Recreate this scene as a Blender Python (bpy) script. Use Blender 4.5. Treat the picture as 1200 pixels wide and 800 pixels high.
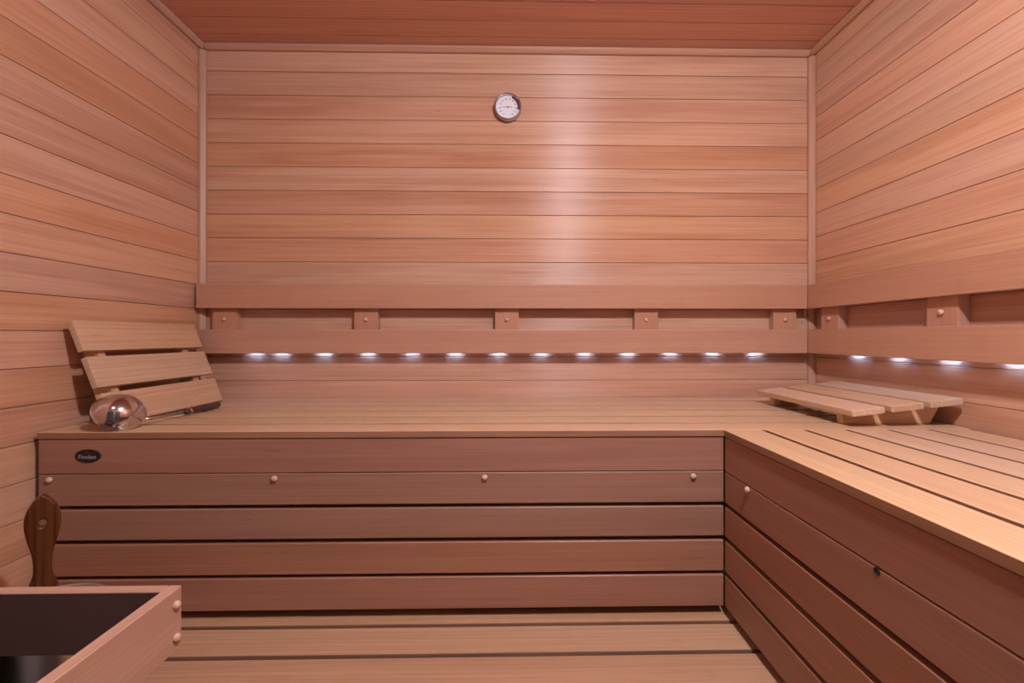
import bpy, bmesh, math, random
from mathutils import Vector, Matrix, Euler

random.seed(11)
scene = bpy.context.scene
COL = scene.collection
for o in list(bpy.data.objects):
    bpy.data.objects.remove(o, do_unlink=True)

# ------------------------------------------------------------------ camera, world, exposure
CAM_Z = 1.094
cam_data = bpy.data.cameras.new('camera')
cam_data.sensor_width = 36.0
cam_data.lens = 16.2
cam_data.shift_x = -10.2 / 1200.0
cam_data.shift_y = -5.5 / 1200.0
cam_data.clip_start = 0.02
cam = bpy.data.objects.new('camera', cam_data)
COL.objects.link(cam)
cam.location = (0.0, 0.0, CAM_Z)
cam.rotation_euler = (math.radians(90), 0.0, math.radians(-1.08))
scene.camera = cam

world = bpy.data.worlds.new('world')
scene.world = world
world.use_nodes = True
world.node_tree.nodes['Background'].inputs['Color'].default_value = (0.75, 0.8, 1.0, 1)
world.node_tree.nodes['Background'].inputs['Strength'].default_value = 0.06

vs = scene.view_settings
vs.view_transform = 'Standard'
vs.look = 'None'
vs.gamma = 1.0
vs.use_curve_mapping = False
vs.exposure = 0.0
LAMP_POS = (0.36, 0.20)
LAMP_STRENGTH = 800.0
LAMP2_POS = (-0.60, 0.05)
LAMP2_STRENGTH = 50.0
LAMP_COLOR = (0.96, 0.92, 1.02)
LED_STRENGTH = 85.0
LED_COLOR = (0.30, 0.52, 1.0)
scene.cycles.diffuse_bounces = 5
scene.cycles.max_bounces = 12

# ------------------------------------------------------------------ room measures (metres)
XL, XR = -1.08, 1.072
YB, YF = 1.6245, -0.60
ZC = 2.108
UP = 0.8804          # upper bench top
LOW = 0.453          # lower bench top
BF = 1.05            # front of the back bench
RF = 0.487           # front of the right bench

# ------------------------------------------------------------------ materials
def nodes_of(name):
    m = bpy.data.materials.new(name)
    m.use_nodes = True
    nt = m.node_tree
    b = nt.nodes['Principled BSDF']
    return m, nt, b

def plain(name, col, rough=0.5, metal=0.0, emit=None, strength=0.0):
    m, nt, b = nodes_of(name)
    b.inputs['Base Color'].default_value = (*col, 1)
    b.inputs['Roughness'].default_value = rough
    b.inputs['Metallic'].default_value = metal
    if emit:
        b.inputs['Emission Color'].default_value = (*emit, 1)
        b.inputs['Emission Strength'].default_value = strength
    return m

def wood(name, light, dark, rough=0.4, var=0.12, hue=0.0035, bump=0.12, band=1.0, fleck=0.5, stain=0.0, spec=0.5, aniso=0.0):
    m, nt, b = nodes_of(name)
    N, L = nt.nodes, nt.links
    def math_(op, a, c=None):
        n = N.new('ShaderNodeMath'); n.operation = op
        for i, v in enumerate((a, c)):
            if v is None: continue
            if isinstance(v, (int, float)): n.inputs[i].default_value = v
            else: L.new(v, n.inputs[i])
        return n.outputs[0]
    tc = N.new('ShaderNodeTexCoord')
    oi = N.new('ShaderNodeObjectInfo')
    sep = N.new('ShaderNodeSeparateColor')
    L.new(oi.outputs['Color'], sep.inputs[0])
    r, g, bl = sep.outputs[0], sep.outputs[1], sep.outputs[2]
    off = N.new('ShaderNodeCombineXYZ')
    L.new(math_('MULTIPLY', bl, 37.0), off.inputs[0])
    L.new(math_('MULTIPLY', r, 13.0), off.inputs[1])
    L.new(math_('MULTIPLY', g, 9.0), off.inputs[2])
    add = N.new('ShaderNodeVectorMath'); add.operation = 'ADD'
    L.new(tc.outputs['Object'], add.inputs[0]); L.new(off.outputs[0], add.inputs[1])
    def mapped(sx, sy, sz):
        n = N.new('ShaderNodeVectorMath'); n.operation = 'MULTIPLY'
        L.new(add.outputs[0], n.inputs[0]); n.inputs[1].default_value = (sx, sy, sz)
        return n.outputs[0]
    def noise(vec, scale, detail, rgh=0.5, dist=0.0):
        n = N.new('ShaderNodeTexNoise')
        n.inputs['Scale'].default_value = scale; n.inputs['Detail'].default_value = detail
        n.inputs['Roughness'].default_value = rgh; n.inputs['Distortion'].default_value = dist
        L.new(vec, n.inputs['Vector'])
        return n.outputs[0]
    broad = noise(mapped(0.55, 13, 13), 1.0, 3.0, 0.55, 0.4)
    fine = noise(mapped(2.6, 230, 230), 1.0, 4.0, 0.6)
    mid = noise(mapped(1.6, 70, 70), 1.0, 3.0, 0.6, 0.2)
    w = N.new('ShaderNodeTexWave'); w.wave_type = 'BANDS'; w.bands_direction = 'Y'
    L.new(mapped(0.10, 1.0, 1.0), w.inputs['Vector'])
    w.inputs['Scale'].default_value = 26.0; w.inputs['Distortion'].default_value = 7.0
    w.inputs['Detail'].default_value = 3.0; w.inputs['Detail Scale'].default_value = 0.55
    w.inputs['Detail Roughness'].default_value = 0.45
    wave = math_('POWER', w.outputs['Fac'], 2.0)
    fac = math_('MULTIPLY', broad, 0.52 * band)
    fac = math_('ADD', fac, math_('MULTIPLY', fine, 0.72))
    fac = math_('ADD', fac, math_('MULTIPLY', mid, 0.42))
    fac = math_('SUBTRACT', fac, math_('MULTIPLY', wave, 0.17 * band))
    ramp = N.new('ShaderNodeValToRGB')
    ramp.color_ramp.elements[0].position = 0.54; ramp.color_ramp.elements[0].color = (*dark, 1)
    ramp.color_ramp.elements[1].position = 0.93; ramp.color_ramp.elements[1].color = (*light, 1)
    L.new(fac, ramp.inputs[0])
    col = ramp.outputs[0]
    # resin flecks and small dark scars lying along the grain
    fl = noise(mapped(13, 170, 170), 1.0, 1.0)
    fm = N.new('ShaderNodeMapRange'); fm.inputs[1].default_value = 0.775; fm.inputs[2].default_value = 0.82
    fm.inputs[3].default_value = 0.0; fm.inputs[4].default_value = fleck
    L.new(fl, fm.inputs[0])
    mx = N.new('ShaderNodeMix'); mx.data_type = 'RGBA'
    L.new(fm.outputs[0], mx.inputs[0]); L.new(col, mx.inputs[6])
    mx.inputs[7].default_value = (dark[0] * 0.35, dark[1] * 0.3, dark[2] * 0.3, 1)
    col = mx.outputs[2]
    if stain:
        st = noise(mapped(9, 14, 14), 1.0, 2.0, 0.5, 1.2)
        sm = N.new('ShaderNodeMapRange'); sm.inputs[1].default_value = 0.60; sm.inputs[2].default_value = 0.68
        sm.inputs[3].default_value = 0.0; sm.inputs[4].default_value = stain
        L.new(st, sm.inputs[0])
        mx2 = N.new('ShaderNodeMix'); mx2.data_type = 'RGBA'
        L.new(sm.outputs[0], mx2.inputs[0]); L.new(col, mx2.inputs[6])
        mx2.inputs[7].default_value = (light[0] * 0.78, light[1] * 0.62, light[2] * 0.42, 1)
        col = mx2.outputs[2]
    hsv = N.new('ShaderNodeHueSaturation')
    L.new(col, hsv.inputs['Color'])
    def rng(src, lo, hi):
        n = N.new('ShaderNodeMapRange'); n.inputs[3].default_value = lo; n.inputs[4].default_value = hi
        L.new(src, n.inputs[0]); return n.outputs[0]
    L.new(rng(r, 0.5 - hue, 0.5 + hue), hsv.inputs['Hue'])
    L.new(rng(g, 1 - var, 1 + var), hsv.inputs['Value'])
    L.new(rng(bl, 0.92, 1.08), hsv.inputs['Saturation'])
    L.new(hsv.outputs[0], b.inputs['Base Color'])
    L.new(rng(fine, rough - 0.08, rough + 0.08), b.inputs['Roughness'])
    b.inputs['Specular IOR Level'].default_value = spec
    if aniso:                                        # sheen drawn out across the grain
        tv = N.new('ShaderNodeVectorTransform'); tv.vector_type = 'VECTOR'; tv.convert_from = 'OBJECT'; tv.convert_to = 'WORLD'
        tv.inputs[0].default_value = (1, 0, 0)
        L.new(tv.outputs[0], b.inputs['Tangent'])
        b.inputs['Anisotropic'].default_value = aniso
        b.inputs['Anisotropic Rotation'].default_value = 0.25
    if bump:
        bp = N.new('ShaderNodeBump'); bp.inputs['Strength'].default_value = bump
        bp.inputs['Distance'].default_value = 0.0012
        h = math_('ADD', math_('MULTIPLY', fine, 0.6), mid)
        L.new(h, bp.inputs['Height'])
        L.new(bp.outputs[0], b.inputs['Normal'])
    return m

M = {}
M['wall'] = wood('wall_cladding_wood', (0.620, 0.362, 0.232), (0.470, 0.238, 0.142), rough=0.42, var=0.07, bump=0.30, aniso=0.9, fleck=0.45)
M['ceil'] = wood('ceiling_wood', (0.640, 0.375, 0.280), (0.500, 0.265, 0.190), rough=0.45, var=0.08)
M['trim'] = wood('trim_wood', (0.558, 0.344, 0.238), (0.459, 0.254, 0.168), rough=0.4, var=0.05, band=0.6)
M['rail'] = wood('backrest_wood', (0.535, 0.290, 0.190), (0.450, 0.225, 0.140), rough=0.42, var=0.05, band=0.5, stain=0.18)
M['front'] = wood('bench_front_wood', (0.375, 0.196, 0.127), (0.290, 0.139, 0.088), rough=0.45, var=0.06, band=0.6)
M['slat'] = wood('bench_slat_wood', (0.640, 0.432, 0.272), (0.495, 0.308, 0.180), rough=0.34, var=0.05, hue=0.008, band=0.7, stain=0.16)
M['low'] = wood('lower_bench_wood', (0.545, 0.318, 0.172), (0.420, 0.222, 0.112), rough=0.5, var=0.05, band=0.7, stain=0.25)
M['head'] = wood('headrest_wood', (0.670, 0.452, 0.288), (0.52, 0.325, 0.195), rough=0.5, var=0.05, band=0.6, stain=0.2)
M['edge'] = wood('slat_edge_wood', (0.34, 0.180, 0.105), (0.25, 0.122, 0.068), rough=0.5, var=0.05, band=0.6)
M['peg'] = wood('peg_wood', (0.700, 0.480, 0.355), (0.58, 0.36, 0.25), rough=0.45, var=0.04, band=0.3, bump=0, fleck=0)
M['guard'] = wood('guard_rail_wood', (0.535, 0.335, 0.238), (0.430, 0.245, 0.160), rough=0.5, var=0.03, band=0.6)
M['dark_wood'] = wood('bucket_stained_wood', (0.115, 0.034, 0.012), (0.048, 0.013, 0.006), rough=0.28, var=0.05, bump=0.1, fleck=0.2)
M['grip'] = wood('ladle_grip_wood', (0.075, 0.028, 0.018), (0.035, 0.013, 0.009), rough=0.35, var=0.03, bump=0.1, fleck=0)
M['steel'] = plain('polished_steel', (0.62, 0.58, 0.56), 0.13, 1.0)
M['rod'] = plain('brushed_steel', (0.55, 0.50, 0.47), 0.3, 1.0)
M['chrome'] = plain('chrome_bezel', (0.52, 0.48, 0.52), 0.16, 1.0)
M['dial'] = plain('white_dial_face', (0.80, 0.80, 0.84), 0.35)
M['ink'] = plain('black_dial_print', (0.03, 0.02, 0.03), 0.5)
M['red'] = plain('red_needle', (0.38, 0.02, 0.03), 0.45)
M['maroon'] = plain('maroon_dial_band', (0.10, 0.012, 0.025), 0.5)
M['black'] = plain('black_badge', (0.006, 0.005, 0.005), 0.3)
M['grey'] = plain('silver_badge_print', (0.36, 0.33, 0.33), 0.4)
M['badge_red'] = plain('dull_red_badge_print', (0.16, 0.02, 0.02), 0.4)
M['heater'] = plain('black_heater_enamel', (0.012, 0.011, 0.011), 0.45)
M['backing'] = plain('dark_backing_board', (0.10, 0.045, 0.028), 0.9)
M['concrete'] = plain('grey_floor_tile', (0.22, 0.20, 0.19), 0.6)
M['panel'] = plain('dark_brown_panel', (0.062, 0.030, 0.022), 0.85)
M['hole'] = plain('dark_hole', (0.02, 0.01, 0.008), 0.9)
M['led_body'] = plain('aluminium_profile', (0.55, 0.53, 0.50), 0.4, 1.0)
M['led'] = plain('cool_white_led', (0.9, 0.9, 0.9), 0.5, 0, LED_COLOR, LED_STRENGTH)
M['lamp'] = plain('lit_lamp_globe', (0.9, 0.9, 0.9), 0.5, 0, LAMP_COLOR, LAMP_STRENGTH)
M['lamp2'] = plain('dimly_lit_lamp_globe', (0.9, 0.9, 0.9), 0.5, 0, LAMP_COLOR, LAMP2_STRENGTH)
M['lamp_base'] = plain('white_lamp_base', (0.7, 0.68, 0.66), 0.4)
def glass(name):
    m, nt, b = nodes_of(name)
    b.inputs['Base Color'].default_value = (1, 1, 1, 1)
    b.inputs['Roughness'].default_value = 0.02
    b.inputs['IOR'].default_value = 1.45
    b.inputs['Transmission Weight'].default_value = 1.0
    return m
M['glass'] = glass('clear_glass')

# ------------------------------------------------------------------ builders
def tint(o):
    o.color = (random.random(), random.random(), random.random(), 1.0)
    return o

def link(name, me, parent=None, loc=(0, 0, 0), rot=(0, 0, 0)):
    o = bpy.data.objects.new(name, me)
    COL.objects.link(o)
    o.location = loc
    o.rotation_euler = rot
    if parent is not None:
        o.parent = parent
    return tint(o)

def empty(name, loc, label, cat, group=None, rot=(0, 0, 0)):
    o = bpy.data.objects.new(name, None)
    o.empty_display_size = 0.05
    COL.objects.link(o)
    o.location = loc
    o.rotation_euler = rot
    o['label'] = label
    o['category'] = cat
    if group: o['group'] = group
    return o

def wloc(o):
    p = Vector((0, 0, 0))
    while o is not None:
        p += o.location; o = o.parent
    return p

BOXES = {}
def box_mesh(dx, dy, dz, bevel, mat, seg=1):
    key = (round(dx, 4), round(dy, 4), round(dz, 4), bevel, mat, seg)
    if key in BOXES: return BOXES[key]
    bm = bmesh.new()
    bmesh.ops.create_cube(bm, size=1.0)
    bmesh.ops.scale(bm, vec=(dx, dy, dz), verts=bm.verts)
    if bevel:
        bmesh.ops.bevel(bm, geom=list(bm.edges), offset=bevel, segments=seg, profile=0.6, affect='EDGES')
    me = bpy.data.meshes.new('wood_piece')
    bm.to_mesh(me); bm.free()
    me.materials.append(M[mat])
    if mat in ('slat', 'low'):                       # darker wood colour given to the side and end faces
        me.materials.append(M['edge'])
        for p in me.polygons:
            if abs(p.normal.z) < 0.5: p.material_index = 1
    BOXES[key] = me
    return me

ROT = {'x': (0, 0, 0), 'y': (0, 0, math.pi / 2), 'z': (0, -math.pi / 2, 0)}
def plank(name, lo, hi, along, mat, parent=None, bevel=0.0012, seg=1):
    """a board filling the world box lo..hi, its grain running along one axis; parents are never rotated here"""
    d = [hi[i] - lo[i] for i in range(3)]
    c = Vector([(hi[i] + lo[i]) / 2 for i in range(3)])
    dims = {'x': (d[0], d[1], d[2]), 'y': (d[1], d[0], d[2]), 'z': (d[2], d[1], d[0])}[along]
    me = box_mesh(*dims, bevel, mat, seg)
    pl = Vector((0, 0, 0))
    if parent is not None:
        q = parent
        if q.rotation_euler.z or q.rotation_euler.y:      # a board carrying a sub-part
            o = link(name, me)
            o.location = c; o.rotation_euler = ROT[along]
            bpy.context.view_layer.update()
            mw = o.matrix_world.copy()
            o.parent = q
            o.matrix_parent_inverse = full_matrix(q).inverted()
            return o
        pl = wloc(parent)
    return link(name, me, parent, c - pl, ROT[along])

def full_matrix(o):
    m = Matrix.LocRotScale(o.location, o.rotation_euler, o.scale)
    if o.parent is not None:
        m = full_matrix(o.parent) @ o.matrix_parent_inverse @ m
    return m

def attach(o, parent):
    """parent o and keep it where it stands"""
    o.parent = parent
    o.matrix_parent_inverse = full_matrix(parent).inverted()
    return o

def lathe(profile, n=32, axis='z'):
    """profile: list of (radius, height)"""
    bm = bmesh.new()
    rings = []
    for r, h in profile:
        if r < 1e-6:
            rings.append([bm.verts.new((0, 0, h))])
        else:
            rings.append([bm.verts.new((r * math.cos(2 * math.pi * k / n), r * math.sin(2 * math.pi * k / n), h)) for k in range(n)])
    for a, b in zip(rings, rings[1:]):
        for k in range(n):
            k2 = (k + 1) % n
            if len(a) == 1 and len(b) == 1: continue
            if len(a) == 1: bm.faces.new((a[0], b[k], b[k2]))
            elif len(b) == 1: bm.faces.new((a[k], a[k2], b[0]))
            else: bm.faces.new((a[k], a[k2], b[k2], b[k]))
    bmesh.ops.recalc_face_normals(bm, faces=bm.faces)
    return bm

def done(bm, mat, smooth=True, name='part_mesh'):
    me = bpy.data.meshes.new(name)
    bm.to_mesh(me); bm.free()
    me.materials.append(M[mat])
    if smooth:
        for p in me.polygons: p.use_smooth = True
    return me

def prism(pts, y0, y1, bevel=0.0):
    """polygon pts (x,z) extruded along y"""
    bm = bmesh.new()
    a = [bm.verts.new((x, y0, z)) for x, z in pts]
    b = [bm.verts.new((x, y1, z)) for x, z in pts]
    bm.faces.new(a); bm.faces.new(list(reversed(b)))
    n = len(pts)
    for k in range(n):
        bm.faces.new((a[k], b[k], b[(k + 1) % n], a[(k + 1) % n]))
    bmesh.ops.recalc_face_normals(bm, faces=bm.faces)
    if bevel:
        bmesh.ops.bevel(bm, geom=list(bm.edges), offset=bevel, segments=2, affect='EDGES')
    return bm

# ================================================================== the room shell
def shell(name, lo, hi, mat, label):
    o = plank(name, lo, hi, 'x', mat, None, 0)
    o['kind'] = 'structure'; o['label'] = label
    return o

T = 0.016                                            # cladding thickness
wall_back = shell('wall_back', (XL - 0.06, YB + T, 0), (XR + 0.06, YB + 0.07, ZC + 0.08), 'backing', 'back wall clad in horizontal reddish boards above the bench')
wall_left = shell('wall_left', (XL - 0.07, YF - 0.07, 0), (XL - T, YB + T, ZC + 0.08), 'backing', 'side wall clad in horizontal boards behind the leaning headrest')
wall_right = shell('wall_right', (XR + T, YF - 0.07, 0), (XR + 0.07, YB + T, ZC + 0.08), 'backing', 'side wall clad in horizontal boards above the corner bench')
wall_front = shell('wall_front', (XL - T, YF - 0.06, ZC - 0.085), (XR + T, YF - 0.001, ZC), 'trim', 'glazed front of the sauna with a wooden frame')
ceiling = shell('ceiling', (XL - 0.07, YF - 0.07, ZC + T), (XR + 0.07, YB + 0.07, ZC + 0.08), 'backing', 'ceiling of reddish boards running from side to side')
floor = shell('floor', (XL - 0.07, YF - 0.07, -0.08), (XR + 0.07, YB + 0.07, 0.0), 'concrete', 'plain grey floor below the benches')

GAP = 0.0013
def clad_rows(seam, pitch, top=ZC):
    """z ranges of the boards given one seam height and the pitch"""
    zs = []
    z = seam
    while z < top: z += pitch
    hi = top
    z -= pitch
    while hi > 0.02:
        lo = max(z, 0.0)
        if hi - lo > 0.012: zs.append((lo, hi))
        hi = lo; z -= pitch
    return zs

for lo, hi in clad_rows(2.020, 0.083):
    wb_ = plank('board', (XL - T, YB, lo + GAP / 2), (XR + T, YB + T - 0.001, hi - GAP / 2), 'x', 'wall', wall_back, 0.0009)
    wb_.rotation_euler.x = math.radians(random.uniform(-0.5, 0.5))
for lo, hi in clad_rows(2.025, 0.0834):
    plank('board', (XL - T + 0.001, YF, lo + GAP / 2), (XL, YB - 0.001, hi - GAP / 2), 'y', 'wall', wall_left, 0.0009)
for lo, hi in clad_rows(2.037, 0.0845):
    plank('board', (XR, YF, lo + GAP / 2), (XR + T - 0.001, YB - 0.001, hi - GAP / 2), 'y', 'wall', wall_right, 0.0009)
y = 1.5611
hi = YB
while hi > YF + 0.02:
    lo = max(y, YF)
    plank('board', (XL, lo + 0.0013, ZC), (XR, hi - 0.0013, ZC + T - 0.001), 'x', 'ceil', ceiling, 0.0009)
    hi = lo; y -= 0.083

# corner trims: slim strips with a chamfered nose
def trim(n, p0, p1, sx, sz, label):
    """strip from p0 to p1 in a corner; sx, sz say which way the strip grows from the corner line"""
    w = 0.019
    prof = [(0, 0), (w, 0), (w, w * 0.45), (w * 0.45, w), (0, w)]
    d = Vector(p1) - Vector(p0)
    L_ = d.length
    bm = bmesh.new()
    ex, ez = Vector(sx), Vector(sz)
    # built in local space with the length along x
    xa = d.normalized()
    rot = Matrix((xa, ex, ez)).transposed()
    ya = [bm.verts.new((0, u, v)) for u, v in prof]
    yb = [bm.verts.new((L_, u, v)) for u, v in prof]
    bm.faces.new(ya); bm.faces.new(list(reversed(yb)))
    for k in range(len(prof)):
        k2 = (k + 1) % len(prof)
        bm.faces.new((ya[k], yb[k], yb[k2], ya[k2]))
    if rot.determinant() < 0:                        # keep a proper rotation: mirror the profile instead
        for v in bm.verts: v.co.z = -v.co.z
        rot = Matrix((xa, ex, -ez)).transposed()
    bmesh.ops.recalc_face_normals(bm, faces=bm.faces)
    bmesh.ops.bevel(bm, geom=list(bm.edges), offset=0.001, segments=1, affect='EDGES')
    o = link('trim_%d' % n, done(bm, 'trim', False), None, p0, rot.to_euler())
    o['kind'] = 'structure'; o['label'] = label
    return o
e = 0.0008
trim(1, (XL + 0.0195, YB - e, ZC - e), (XR - 0.0195, YB - e, ZC - e), (0, -1, 0), (0, 0, -1), 'slim wooden strip where the back wall meets the ceiling')
trim(2, (XL + e, YF + 0.01, ZC - e), (XL + e, YB - e, ZC - e), (1, 0, 0), (0, 0, -1), 'slim wooden strip along the ceiling above the leaning headrest side')
trim(3, (XR - e, YF + 0.01, ZC - e), (XR - e, YB - e, ZC - e), (-1, 0, 0), (0, 0, -1), 'slim wooden strip along the ceiling above the corner bench side')
trim(4, (XL + e, YB - e, 0.02), (XL + e, YB - e, ZC - 0.0215), (1, 0, 0), (0, -1, 0), 'upright corner strip behind the leaning headrest')
trim(5, (XR - e, YB - e, 0.02), (XR - e, YB - e, ZC - 0.0215), (-1, 0, 0), (0, -1, 0), 'upright corner strip above the flat headrest')

# the glazed front behind the camera: fixed panes beside a framed glass door
def glazed(root, x0, x1, z0, z1, fr):
    for nm, lo, hi, al in (('stile', (x0, YF - 0.05, z0), (x0 + fr, YF - 0.005, z1), 'z'), ('stile', (x1 - fr, YF - 0.05, z0), (x1, YF - 0.005, z1), 'z'),
                           ('bottom_rail', (x0 + fr, YF - 0.05, z0), (x1 - fr, YF - 0.005, z0 + fr), 'x'), ('top_rail', (x0 + fr, YF - 0.05, z1 - fr), (x1 - fr, YF - 0.005, z1), 'x')):
        attach(plank(nm, lo, hi, al, 'trim', None, 0.002), root)
pane = plank('glass_pane', (XL + 0.09, YF - 0.032, 0.10), (-0.135, YF - 0.024, 1.93), 'x', 'glass', None, 0)
pane.name = 'door_1'; pane['kind'] = 'structure'; pane['label'] = 'wooden framed glass door of the sauna'
glazed(pane, XL + 0.002, -0.06, 0.001, ZC - 0.087, 0.07)
pane = plank('glass_pane', (-0.01, YF - 0.032, 0.05), (XR - 0.05, YF - 0.024, ZC - 0.13), 'x', 'glass', None, 0)
pane.name = 'window_1'; pane['kind'] = 'structure'; pane['label'] = 'fixed glass front beside the sauna door'
glazed(pane, -0.057, XR - 0.002, 0.001, ZC - 0.087, 0.04)

# ================================================================== pegs
def peg_mesh():
    r = 0.0075
    prof = [(r * 0.9, -0.012), (r * 0.9, 0.0), (r * 1.0, 0.0005), (r * 1.0, 0.003), (r * 0.9, 0.0056), (r * 0.6, 0.0078), (0, 0.0086)]
    return done(lathe(prof, 14), 'peg')
PEG = peg_mesh()
def peg(parent, pos, normal, scale=1.0):
    o = link('peg', PEG)
    o.location = pos
    o.rotation_euler = Vector(normal).to_track_quat('Z', 'Y').to_euler()
    o.scale = (scale,) * 3
    return attach(o, parent)

# ================================================================== benches
ROWS = [(0.786, 0.8645), (0.7135, 0.7845), (0.6360, 0.7045), (0.5552, 0.6260), (0.4745, 0.5468)]
FT = 0.020                                           # front board thickness
SW, SP, ST = 0.0838, 0.0965, 0.0150                  # slat width, pitch, thickness

# --- upper bench along the back wall
bb = empty('upper_bench', (0, BF, 0), 'long upper bench of pale slats with reddish front boards along the back wall', 'bench')
BX0, BX1 = XL + 0.018, XR - 0.006
for k in range(6):
    y0 = BF + k * SP
    plank('seat_slat', (BX0, y0, UP - ST), (BX1, min(y0 + SW, YB - 0.004), UP), 'x', 'slat', bb, 0.0009, 1)
fronts = []
for i, (lo, hi) in enumerate(ROWS):
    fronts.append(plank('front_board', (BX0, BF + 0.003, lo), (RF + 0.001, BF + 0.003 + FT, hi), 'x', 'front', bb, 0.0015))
for x in (-1.036, -0.537, -0.062, 0.417):
    peg(fronts[1], (x, BF + 0.0035, 0.7735), (0, -1, 0), 0.9)
    plank('batten', (x - 0.022, BF + 0.0032 + FT, 0.478), (x + 0.022, BF + 0.030 + FT, UP - ST - 0.001), 'z', 'front', bb, 0.002)
    plank('bearer', (x - 0.018, BF + 0.031 + FT, UP - ST - 0.075), (x + 0.018, YB - 0.026, UP - ST - 0.001), 'y', 'front', bb, 0.002)
plank('ledger', (BX0, YB - 0.0255, UP - ST - 0.075), (BX1, YB - 0.001, UP - ST - 0.001), 'x', 'front', bb, 0.002)

# oval maker's badge on the top front board
badge_y = BF + 0.0025
bm = lathe([(0.0, 0.0022), (0.92, 0.0022), (0.975, 0.0018), (1.0, 0.0005), (1.0, -0.0006)], 40)
for v in bm.verts: v.co.x *= 0.0285; v.co.y *= 0.0148
badge = attach(link('badge', done(bm, 'black', False), None, (-0.9515, badge_y, 0.8268), (math.pi / 2, 0, 0)), bb)
badge['label'] = 'black oval badge with silver lettering'
def text_obj(name, s, size, mat, extrude=0.0004, stretch=1.0):
    cu = bpy.data.curves.new(name, 'FONT')
    cu.body = s; cu.size = size; cu.align_x = 'CENTER'; cu.align_y = 'CENTER'; cu.extrude = extrude
    tmp = bpy.data.objects.new(name, cu); COL.objects.link(tmp)
    dg = bpy.context.evaluated_depsgraph_get()
    me = bpy.data.meshes.new_from_object(tmp.evaluated_get(dg))
    bpy.data.objects.remove(tmp, do_unlink=True)
    me.materials.clear(); me.materials.append(M[mat])
    for v in me.vertices: v.co.x *= stretch
    return link(name, me)
t = text_obj('lettering', 'Finnleo', 0.0135, 'grey', 0.0003, 1.0)
t.location = (-0.9515, badge_y - 0.0023, 0.8246); t.rotation_euler = (math.pi / 2, 0, 0); attach(t, badge)
bm = prism([(-0.0055, 0), (0, 0.0048), (0.0055, 0), (0.0042, 0), (0, 0.0034), (-0.0042, 0)], -0.0003, 0.0003)
attach(link('roof_mark', done(bm, 'badge_red', False), None, (-0.9515, badge_y - 0.0024, 0.8322)), badge)

# --- upper bench along the right wall
rb = empty('corner_bench', (RF, 0.2, 0), 'upper bench of pale slats running along the side wall from the corner', 'bench')
RY0, RY1 = YF + 0.02, BF - 0.001
for k in range(6):
    x0 = RF + k * SP
    plank('seat_slat', (x0, RY0, UP - ST), (min(x0 + SW, XR - 0.006), RY1, UP), 'y', 'slat', rb, 0.0009, 1)
rfronts = []
for i, (lo, hi) in enumerate(ROWS):
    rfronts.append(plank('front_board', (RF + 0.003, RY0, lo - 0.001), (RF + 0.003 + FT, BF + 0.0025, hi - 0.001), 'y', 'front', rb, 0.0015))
peg(rfronts[1], (RF + 0.0035, 0.9475, 0.7765), (-1, 0, 0), 0.9)
bm = lathe([(0.0, 0.0002), (0.0045, 0.0002), (0.0048, 0.0006), (0.0054, 0.0006), (0.0057, 0.0), (0.0057, -0.004)], 16)
hole = link('peg_hole', done(bm, 'hole'), None, (RF + 0.003, 0.6098, 0.7790), (0, -math.pi / 2, 0))
hole['label'] = 'empty dark peg hole'
attach(hole, rfronts[1])
for y in (0.9475, 0.61, 0.10, -0.40):
    plank('batten', (RF + 0.0032 + FT, y - 0.022, 0.478), (RF + 0.030 + FT, y + 0.022, UP - ST - 0.001), 'z', 'front', rb, 0.002)
    plank('bearer', (RF + 0.031 + FT, y - 0.018, UP - ST - 0.075), (XR - 0.026, y + 0.018, UP - ST - 0.001), 'x', 'front', rb, 0.002)
plank('ledger', (XR - 0.0255, RY0, UP - ST - 0.075), (XR - 0.001, RY1, UP - ST - 0.001), 'y', 'front', rb, 0.002)

# --- lower bench
lb = empty('lower_bench', (0, 0.8, 0), 'low step bench of wide slats in front of the upper bench', 'bench')
for k in range(7):
    y1 = 1.1185 - k * 0.0968
    y0 = y1 - 0.0850
    x0 = XL + 0.008 if y0 > 0.68 else -0.44          # cut back where the heater stands
    plank('seat_slat', (x0, y0, LOW - 0.020), (RF + 0.10, y1, LOW), 'x', 'low', lb, 0.002, 2)
for x in (-0.36, 0.05, 0.44):
    plank('bearer', (x - 0.02, 0.46, LOW - 0.095), (x + 0.02, 1.05, LOW - 0.0205), 'y', 'low', lb, 0.002)
    for y in (0.50, 0.98):
        plank('leg', (x - 0.03, y - 0.03, 0), (x + 0.03, y + 0.03, LOW - 0.0955), 'z', 'low', lb, 0.002)
plank('bearer', (-1.02, 0.70, LOW - 0.095), (-0.98, 1.05, LOW - 0.0205), 'y', 'low', lb, 0.002)
plank('leg', (-1.03, 0.80, 0), (-0.97, 0.86, LOW - 0.0955), 'z', 'low', lb, 0.002)

# ================================================================== backrests with their light strips
RT = 0.020
ZR = [(1.191, 1.2735), (1.0375, 1.119)]
yr = YB - 0.050                                      # rail front
wb = empty('lean_on_rails', (0, YB, 1.03), 'two-rail wooden backrest with five pegged blocks on the back wall', 'backrest')
for lo, hi in ZR:
    plank('rail', (XL + 0.014, yr, lo), (XR - 0.050, yr + RT, hi), 'x', 'rail', wb, 0.0018, 2)
for x in (-0.983, -0.502, -0.018, 0.467, 0.955):
    b_ = plank('block', (x - 0.041, yr + RT + 0.0003, 1.062), (x + 0.041, YB - 0.0005, 1.262), 'z', 'rail', wb, 0.0012)
    peg(b_, (x, yr + RT + 0.0005, 1.1535), (0, -1, 0), 0.95)
xr = XR - 0.050
wr = empty('lean_on_rails', (XR, 0.5, 1.03), 'two-rail wooden backrest with pegged blocks on the side wall over the corner bench', 'backrest')
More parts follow.
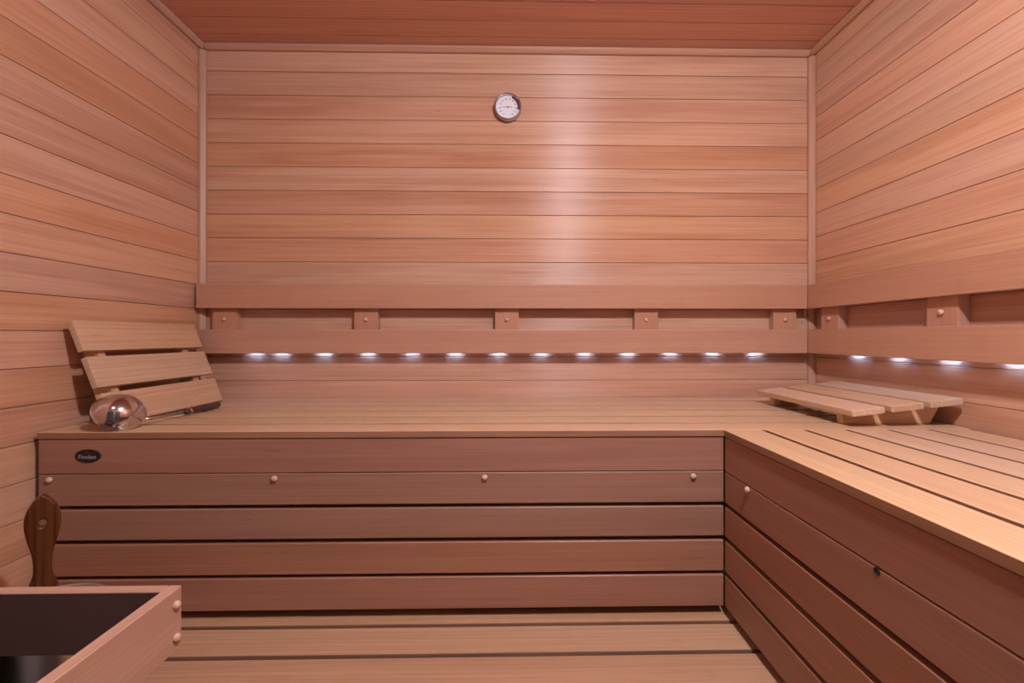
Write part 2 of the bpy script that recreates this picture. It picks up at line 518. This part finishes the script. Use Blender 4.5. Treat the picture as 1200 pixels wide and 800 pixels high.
for lo, hi in ZR:
    plank('rail', (xr, -0.30, lo), (xr + RT, YB - 0.0505, hi), 'y', 'rail', wr, 0.0018, 2)
for y in (1.494, 1.0985, 0.70, 0.30, -0.10):
    b_ = plank('block', (xr + RT + 0.0003, y - 0.041, 1.062), (XR - 0.0005, y + 0.041, 1.262), 'z', 'rail', wr, 0.0012)
    peg(b_, (xr + RT + 0.0005, y, 1.1535), (-1, 0, 0), 0.95)

def led_mesh(al):
    d = (0.040, 0.0016, 0.003) if al == 'x' else (0.0016, 0.040, 0.003)
    return box_mesh(*d, 0, 'led')
ls = empty('light_strip', (0, YB - 0.02, 1.04), 'row of small white lights tucked behind the lower rail on the back wall', 'light strip')
for x0, x1 in ((-1.02, 0.99),):
    plank('profile', (x0, YB - 0.0298, 1.0400), (x1, YB - 0.0100, 1.0500), 'x', 'led_body', ls, 0.0)
for x in [-0.891, -0.803] + [-0.654 + 0.1518 * k for k in range(11)]:
    link('light', led_mesh('x'), ls, Vector((x, YB - 0.0090, 1.0430)) - wloc(ls))
lr = empty('light_strip', (XR - 0.02, 0.5, 1.04), 'row of small white lights tucked behind the lower rail on the side wall', 'light strip')
plank('profile', (XR - 0.0298, -0.28, 1.0400), (XR - 0.0100, 1.53, 1.0500), 'y', 'led_body', lr, 0.0)
for y in [1.405 - 0.150 * k for k in range(11)]:
    link('light', led_mesh('y'), lr, Vector((XR - 0.0090, y, 1.0430)) - wloc(lr))

# ================================================================== headrests
HL, HW, HS, HT = 0.420, 0.0785, 0.0935, 0.016        # slat length, width, pitch, thickness
def headrest(label, loc, rot):
    """slats run along local y; x goes from the thin to the thick end; local z=0 is the top plane of the slats"""
    h = empty('headrest', loc, label, 'headrest', None, rot)
    for k in range(3):
        me = box_mesh(HL, HW, HT, 0.003, 'head', 2)
        link('slat', me, h, (k * HS + HW / 2, 0, -HT / 2), (0, 0, math.pi / 2))
    for s in (-1, 1):
        yc = s * (HL / 2 - 0.062)
        tot = 2 * HS + HW
        prof = [(0.012, -HT), (0.012, -HT - 0.027), (tot - 0.040, -HT - 0.050), (tot - 0.006, -HT - 0.004), (tot - 0.006, -HT)]
        bm = prism(prof, -0.011, 0.011, 0.0012)
        link('support', done(bm, 'head', False), h, (0, yc, 0))
    return h
TH = math.atan2(0.023, 2 * HS + HW - 0.052)          # wedge angle
# flat on the corner of the bench: thin end towards the room, thick end at the wall
def place_flat():
    ang = -TH                                         # rotation about y lifts the +x end
    h = headrest('slatted wooden headrest lying flat on the bench corner under the light strip', (0, 0, 0), (0, ang, 0))
    R = Matrix.Rotation(ang, 3, 'Y')
    lowpt = min((R @ Vector((x, 0, z))).z for x, z in ((0.012, -HT - 0.027), (2 * HS + HW - 0.040, -HT - 0.050)))
    h.location = (0.793, 1.270, UP - lowpt + 0.0003)
    return h
hr = place_flat()
# leaning on the left wall: slats level, thick end down on the bench
def place_lean():
    tilt = math.radians(90 - 21)
    # local x (thin->thick) points down and away from the wall; local z (front) points into the room
    lx = Vector((math.cos(tilt), 0, -math.sin(tilt)))
    lz = Vector((math.sin(tilt), 0, math.cos(tilt)))
    ly = lz.cross(lx)
    R = Matrix((lx, ly, lz)).transposed()
    h = headrest('slatted wooden headrest leaning upright against the side wall behind the ladle', (0, 0, 0), R.to_euler())
    tot = 2 * HS + HW
    pts = [(tot - 0.040, -HT - 0.050), (tot - 0.006, -HT), (tot, -HT), (tot, 0), (0, 0), (0, -HT), (0.012, -HT - 0.027)]
    ws = [R @ Vector((x, 0, z)) for x, z in pts]
    minz = min(w.z for w in ws); minx = min(w.x for w in ws)
    h.location = (XL - minx + 0.0006, 1.323, UP - minz + 0.0003)
    return h
hl = place_lean()

# ================================================================== ladle
lad = empty('ladle', (-0.911, 1.087, UP), 'polished steel ladle with dark wooden grip lying on the bench against the leaning headrest', 'ladle')
r_rim, depth = 0.0495, 0.038
Rs = (r_rim ** 2 + depth ** 2) / (2 * depth)
prof = []
amax = math.asin(min(1, r_rim / Rs))
for k in range(13):
    a = amax * k / 12
    prof.append((Rs * math.sin(a), Rs * math.cos(a) - (Rs - depth)))        # dome top at z=depth, rim at z=0
prof += [(r_rim + 0.0022, -0.0006), (r_rim + 0.0022, -0.0022), (r_rim - 0.0012, -0.0022)]
for k in range(12, -1, -1):
    a = amax * k / 12
    prof.append(((Rs - 0.0014) * math.sin(a) * 0.985, (Rs - 0.0014) * math.cos(a) - (Rs - depth)))
dome = Vector((0.60, -0.36, 0.68)).normalized()      # way the rounded bottom faces
q = dome.to_track_quat('Z', 'Y')
bm = lathe(prof, 48)
bowl_me = done(bm, 'steel')
bowl = link('bowl', bowl_me, lad, (0, 0, 0), q.to_euler())
minz = min((q @ v.co).z for v in bowl_me.vertices)
bowl.location = (0, 0, -minz + 0.0004)
bc = Vector(lad.location) + Vector(bowl.location)     # centre of the rim in the world
def tube(pts, radii, n=12):
    bm = bmesh.new()
    pts = [Vector(p) for p in pts]
    rings = []
    for i, p in enumerate(pts):
        d = (pts[min(i + 1, len(pts) - 1)] - pts[max(i - 1, 0)]).normalized()
        u = d.cross(Vector((0.13, 0.2, 1))).normalized(); v = d.cross(u)
        rings.append([bm.verts.new(p + radii[i] * (math.cos(2 * math.pi * k / n) * u + math.sin(2 * math.pi * k / n) * v)) for k in range(n)])
    for a, b in zip(rings, rings[1:]):
        for k in range(n): bm.faces.new((a[k], a[(k + 1) % n], b[(k + 1) % n], b[k]))
    bm.faces.new(rings[0]); bm.faces.new(list(reversed(rings[-1])))
    bmesh.ops.recalc_face_normals(bm, faces=bm.faces)
    return bm
P0 = Vector((-0.882, 1.110, UP + 0.016)) - lad.location
P1 = Vector((-0.872, 1.245, UP + 0.0125)) - lad.location
P2 = Vector((-0.880, 1.400, UP + 0.0105)) - lad.location
link('rod', done(tube([P0, P0.lerp(P1, 0.5), P1 + (P1 - P0) * 0.05], [0.0040, 0.0034, 0.0034]), 'rod'), lad)
gd = (P2 - P1)
gp = [P1 + gd * t for t in (0.0, 0.02, 0.06, 0.35, 0.7, 0.92, 0.98, 1.0)]
link('grip', done(tube(gp, [0.006, 0.0075, 0.0080, 0.0088, 0.0098, 0.0098, 0.0080, 0.0045]), 'grip'), lad)
link('ferrule', done(tube([P1 + gd * 0.10, P1 + gd * 0.13], [0.0090, 0.0090]), 'rod'), lad)

# ================================================================== thermometer
TX, TZ = -0.0149, 1.8958
th = empty('wall_thermometer', (TX, YB, TZ), 'small round dial thermometer with metal rim high on the back wall', 'thermometer')
RX = (math.pi / 2, 0, 0)                              # local z -> -y (into the room)
def tpart(name, me, dy=0.0, parent=None):
    o = link(name, me, None, (TX, YB - dy, TZ), RX)
    return attach(o, parent or th)
RO = 0.0475
tpart('case', done(lathe([(0, 0.0005), (RO * 0.97, 0.0005), (RO, 0.002), (RO, 0.020), (RO * 0.93, 0.0235), (RO * 0.90, 0.0235), (RO * 0.885, 0.0205), (RO * 0.885, 0.012), (0, 0.012)], 48), 'chrome'))
dial = tpart('dial', done(lathe([(0, 0.0135), (RO * 0.875, 0.0135), (RO * 0.875, 0.0122)], 48), 'dial', False))
def flat_sector(r0, r1, a0, a1, z, n=18):
    bm = bmesh.new()
    A = []
    for k in range(n + 1):
        a = a0 + (a1 - a0) * k / n
        A.append((bm.verts.new((r0 * math.cos(a), r0 * math.sin(a), z)), bm.verts.new((r1 * math.cos(a), r1 * math.sin(a), z))))
    for p, q_ in zip(A, A[1:]): bm.faces.new((p[0], p[1], q_[1], q_[0]))
    bmesh.ops.recalc_face_normals(bm, faces=bm.faces)
    if bm.faces[:][0].normal.z < 0: bmesh.ops.reverse_faces(bm, faces=bm.faces)
    return bm
tpart('colour_band', done(flat_sector(RO * 0.72, RO * 0.875, math.radians(-12), math.radians(68), 0.0138), 'maroon', False), 0, dial)
bm = bmesh.new()
for k in range(61):
    a = math.radians(240 - k * 5)
    L0 = 0.80 if k % 5 else 0.76
    c, s_ = math.cos(a), math.sin(a)
    hw = 0.0003
    vs_ = [bm.verts.new((r * c + w_ * -s_, r * s_ + w_ * c, 0.0140)) for r, w_ in ((RO * L0, -hw), (RO * 0.85, -hw), (RO * 0.85, hw), (RO * L0, hw))]
    bm.faces.new(vs_)
tpart('scale_marks', done(bm, 'ink', False), 0, dial)
for k in range(12):
    a = math.radians(238 - k * 27)
    o = text_obj('numeral', str(10 + 10 * k), 0.0075, 'ink', 0.0001)
    o.location = (TX + RO * 0.60 * math.cos(a), YB - 0.0141, TZ + RO * 0.60 * math.sin(a)); o.rotation_euler = RX
    attach(o, dial)
bm = prism([(-0.022, -0.0003), (0.0, -0.0007), (0.016, -0.0008), (0.016, 0.0008), (0.0, 0.0007), (-0.022, 0.0003)], -0.0003, 0.0003)
attach(link('needle', done(bm, 'red', False), None, (TX, YB - 0.0150, TZ + 0.0005)), th)
attach(link('hub', done(lathe([(0.0024, 0), (0.0024, 0.002), (0, 0.0026)], 16), 'ink'), None, (TX, YB - 0.0144, TZ), RX), th)

# ================================================================== heater guard, heater and bucket
GT = 0.017
GX, GY, GZ = -0.470, 0.665, 0.741                     # outer corner and top of the guard
GH = 0.086
gd_ = empty('heater_guard', (GX, GY, 0), 'low wooden guard rail of pegged boards around the black heater', 'guard rail')
plank('rear_board', (XL + 0.001, GY - GT, GZ - GH), (GX - GT - 0.0002, GY, GZ), 'x', 'guard', gd_, 0.0012)
plank('inner_panel', (XL + 0.004, GY - GT - 0.0016, GZ - GH + 0.0005), (GX - GT - 0.001, GY - GT - 0.0001, GZ - 0.0012), 'x', 'panel', gd_, 0)['label'] = 'dark brown inner face'  # thin dark panel added over the rear board's inner face
sb = plank('side_board', (GX - GT, 0.06, GZ - GH), (GX, GY, GZ), 'y', 'guard', gd_, 0.0012)
for z in (0.7195, 0.6740):
    peg(sb, (GX - 0.0004, GY - 0.012, z), (1, 0, 0), 0.78)
    peg(sb, (GX - 0.0004, 0.06 + 0.012, z), (1, 0, 0), 0.78)
plank('front_board', (XL + 0.001, 0.06, GZ - GH), (GX - GT - 0.0002, 0.06 + GT, GZ), 'x', 'guard', gd_, 0.0012)
plank('post', (GX - GT - 0.0365, 0.06 + GT + 0.0005, 0), (GX - GT - 0.0005, 0.06 + GT + 0.0365, GZ - 0.02), 'z', 'guard', gd_, 0.0015)

ht = empty('sauna_heater', (-0.82, 0.36, 0), 'black metal heater standing inside the wooden guard rail', 'heater')
prof = [(-0.20, 0.0), (0.13, 0.0), (0.13, 0.555), (0.20, 0.64), (-0.23, 0.64), (-0.20, 0.555)]
link('body', done(prism(prof, -0.20, 0.235, 0.004), 'heater', False), ht)
for k in range(9):
    me = box_mesh(0.40, 0.010, 0.010, 0.001, 'heater')
    link('grate_bar', me, ht, (-0.015, -0.17 + k * 0.045, 0.645))

# bucket with one tall handle stave
bk = empty('sauna_bucket', (-0.80, 0.79, LOW), 'metal bucket with one tall dark wooden pierced handle behind the guard rail', 'bucket')
BR, BH = 0.100, 0.174
link('body', done(lathe([(0.0, 0.0005), (BR * 0.90, 0.0005), (BR * 0.92, 0.003), (BR - 0.0030, BH - 0.004), (BR - 0.0018, BH - 0.001), (BR - 0.0002, BH - 0.0022),
                         (BR + 0.0010, BH - 0.0005), (BR + 0.0002, BH + 0.0018), (BR - 0.0020, BH + 0.0018), (BR - 0.0042, BH - 0.003), (BR * 0.92 - 0.0015, 0.005), (0, 0.004)], 56), 'rod'), bk)
# handle stave: fish shaped blade with a round hole, built flat in local x (width) and y (height)
def handle_outline():
    base = -BH
    half = [(-0.06, 0.022), (0.0, 0.0270), (0.006, 0.0265), (0.025, 0.0180), (0.045, 0.0165), (0.065, 0.0190), (0.090, 0.0265),
            (0.112, 0.0318), (0.128, 0.0325), (0.142, 0.0300), (0.154, 0.0240), (0.165, 0.0145), (0.172, 0.0060), (0.1745, 0.0)]
    def smooth(hf):
        out = []
        for i in range(len(hf) - 1):
            p0 = hf[max(i - 1, 0)]; p1 = hf[i]; p2 = hf[i + 1]; p3 = hf[min(i + 2, len(hf) - 1)]
            for t_ in (0, 0.33, 0.67):
                t2, t3 = t_ * t_, t_ ** 3
                f = lambda a, b, c, d: 0.5 * (2 * b + (c - a) * t_ + (2 * a - 5 * b + 4 * c - d) * t2 + (-a + 3 * b - 3 * c + d) * t3)
                out.append((f(p0[0], p1[0], p2[0], p3[0]), f(p0[1], p1[1], p2[1], p3[1])))
        return out
    h2 = [half[0]] + smooth(half[1:])
    return [(w, z) for z, w in h2] + [(0.0, 0.1745)] + [(-w, z) for z, w in reversed(h2)]
cu = bpy.data.curves.new('handle_curve', 'CURVE')
cu.dimensions = '2D'; cu.fill_mode = 'BOTH'; cu.extrude = 0.0055; cu.bevel_depth = 0.0035; cu.bevel_resolution = 2; cu.offset = -0.0035
sp = cu.splines.new('POLY'); op = handle_outline()
sp.points.add(len(op) - 1)
for p, (x, z) in zip(sp.points, op): p.co = (x, z, 0, 1)
sp.use_cyclic_u = True
sp2 = cu.splines.new('POLY'); sp2.points.add(19)
for k, p in enumerate(sp2.points):
    p.co = (0.0078 * math.cos(2 * math.pi * k / 20), 0.122 + 0.0070 * math.sin(2 * math.pi * k / 20), 0, 1)
sp2.use_cyclic_u = True
tmp = bpy.data.objects.new('handle_curve', cu); COL.objects.link(tmp)
me = bpy.data.meshes.new_from_object(tmp.evaluated_get(bpy.context.evaluated_depsgraph_get()))
bpy.data.objects.remove(tmp, do_unlink=True)
# turn so that the grain (local x) runs up the handle
for v in me.vertices: v.co = Vector((v.co.y, -v.co.x * 0.74, v.co.z))
me.materials.clear(); me.materials.append(M['dark_wood'])
ang = math.radians(131)
rad = Vector((math.cos(ang), math.sin(ang), 0)); up = Vector((0, 0, 1))
hm = Matrix((up, rad.cross(up), rad)).transposed()
o = link('handle_stave', me, bk, rad * (BR + 0.0115) + Vector((0, 0, BH)), hm.to_euler())
# ================================================================== ceiling lamp (above the frame)
def ceiling_lamp(pos, mat, label):
    lp = empty('ceiling_lamp', (pos[0], pos[1], ZC), label, 'lamp')
    link('base', done(lathe([(0, -0.0004), (0.060, -0.0004), (0.060, -0.014), (0.052, -0.018), (0, -0.018)], 40), 'lamp_base'), lp)
    link('globe', done(lathe([(0.050, -0.018)] + [(0.055 * math.cos(a), -0.018 - 0.050 * math.sin(a)) for a in [math.pi / 2 * k / 8 for k in range(9)]], 32), mat), lp)
ceiling_lamp(LAMP_POS, 'lamp', 'bright round frosted ceiling lamp over the corner bench side')
ceiling_lamp(LAMP2_POS, 'lamp2', 'dimmer round frosted ceiling lamp over the heater side')
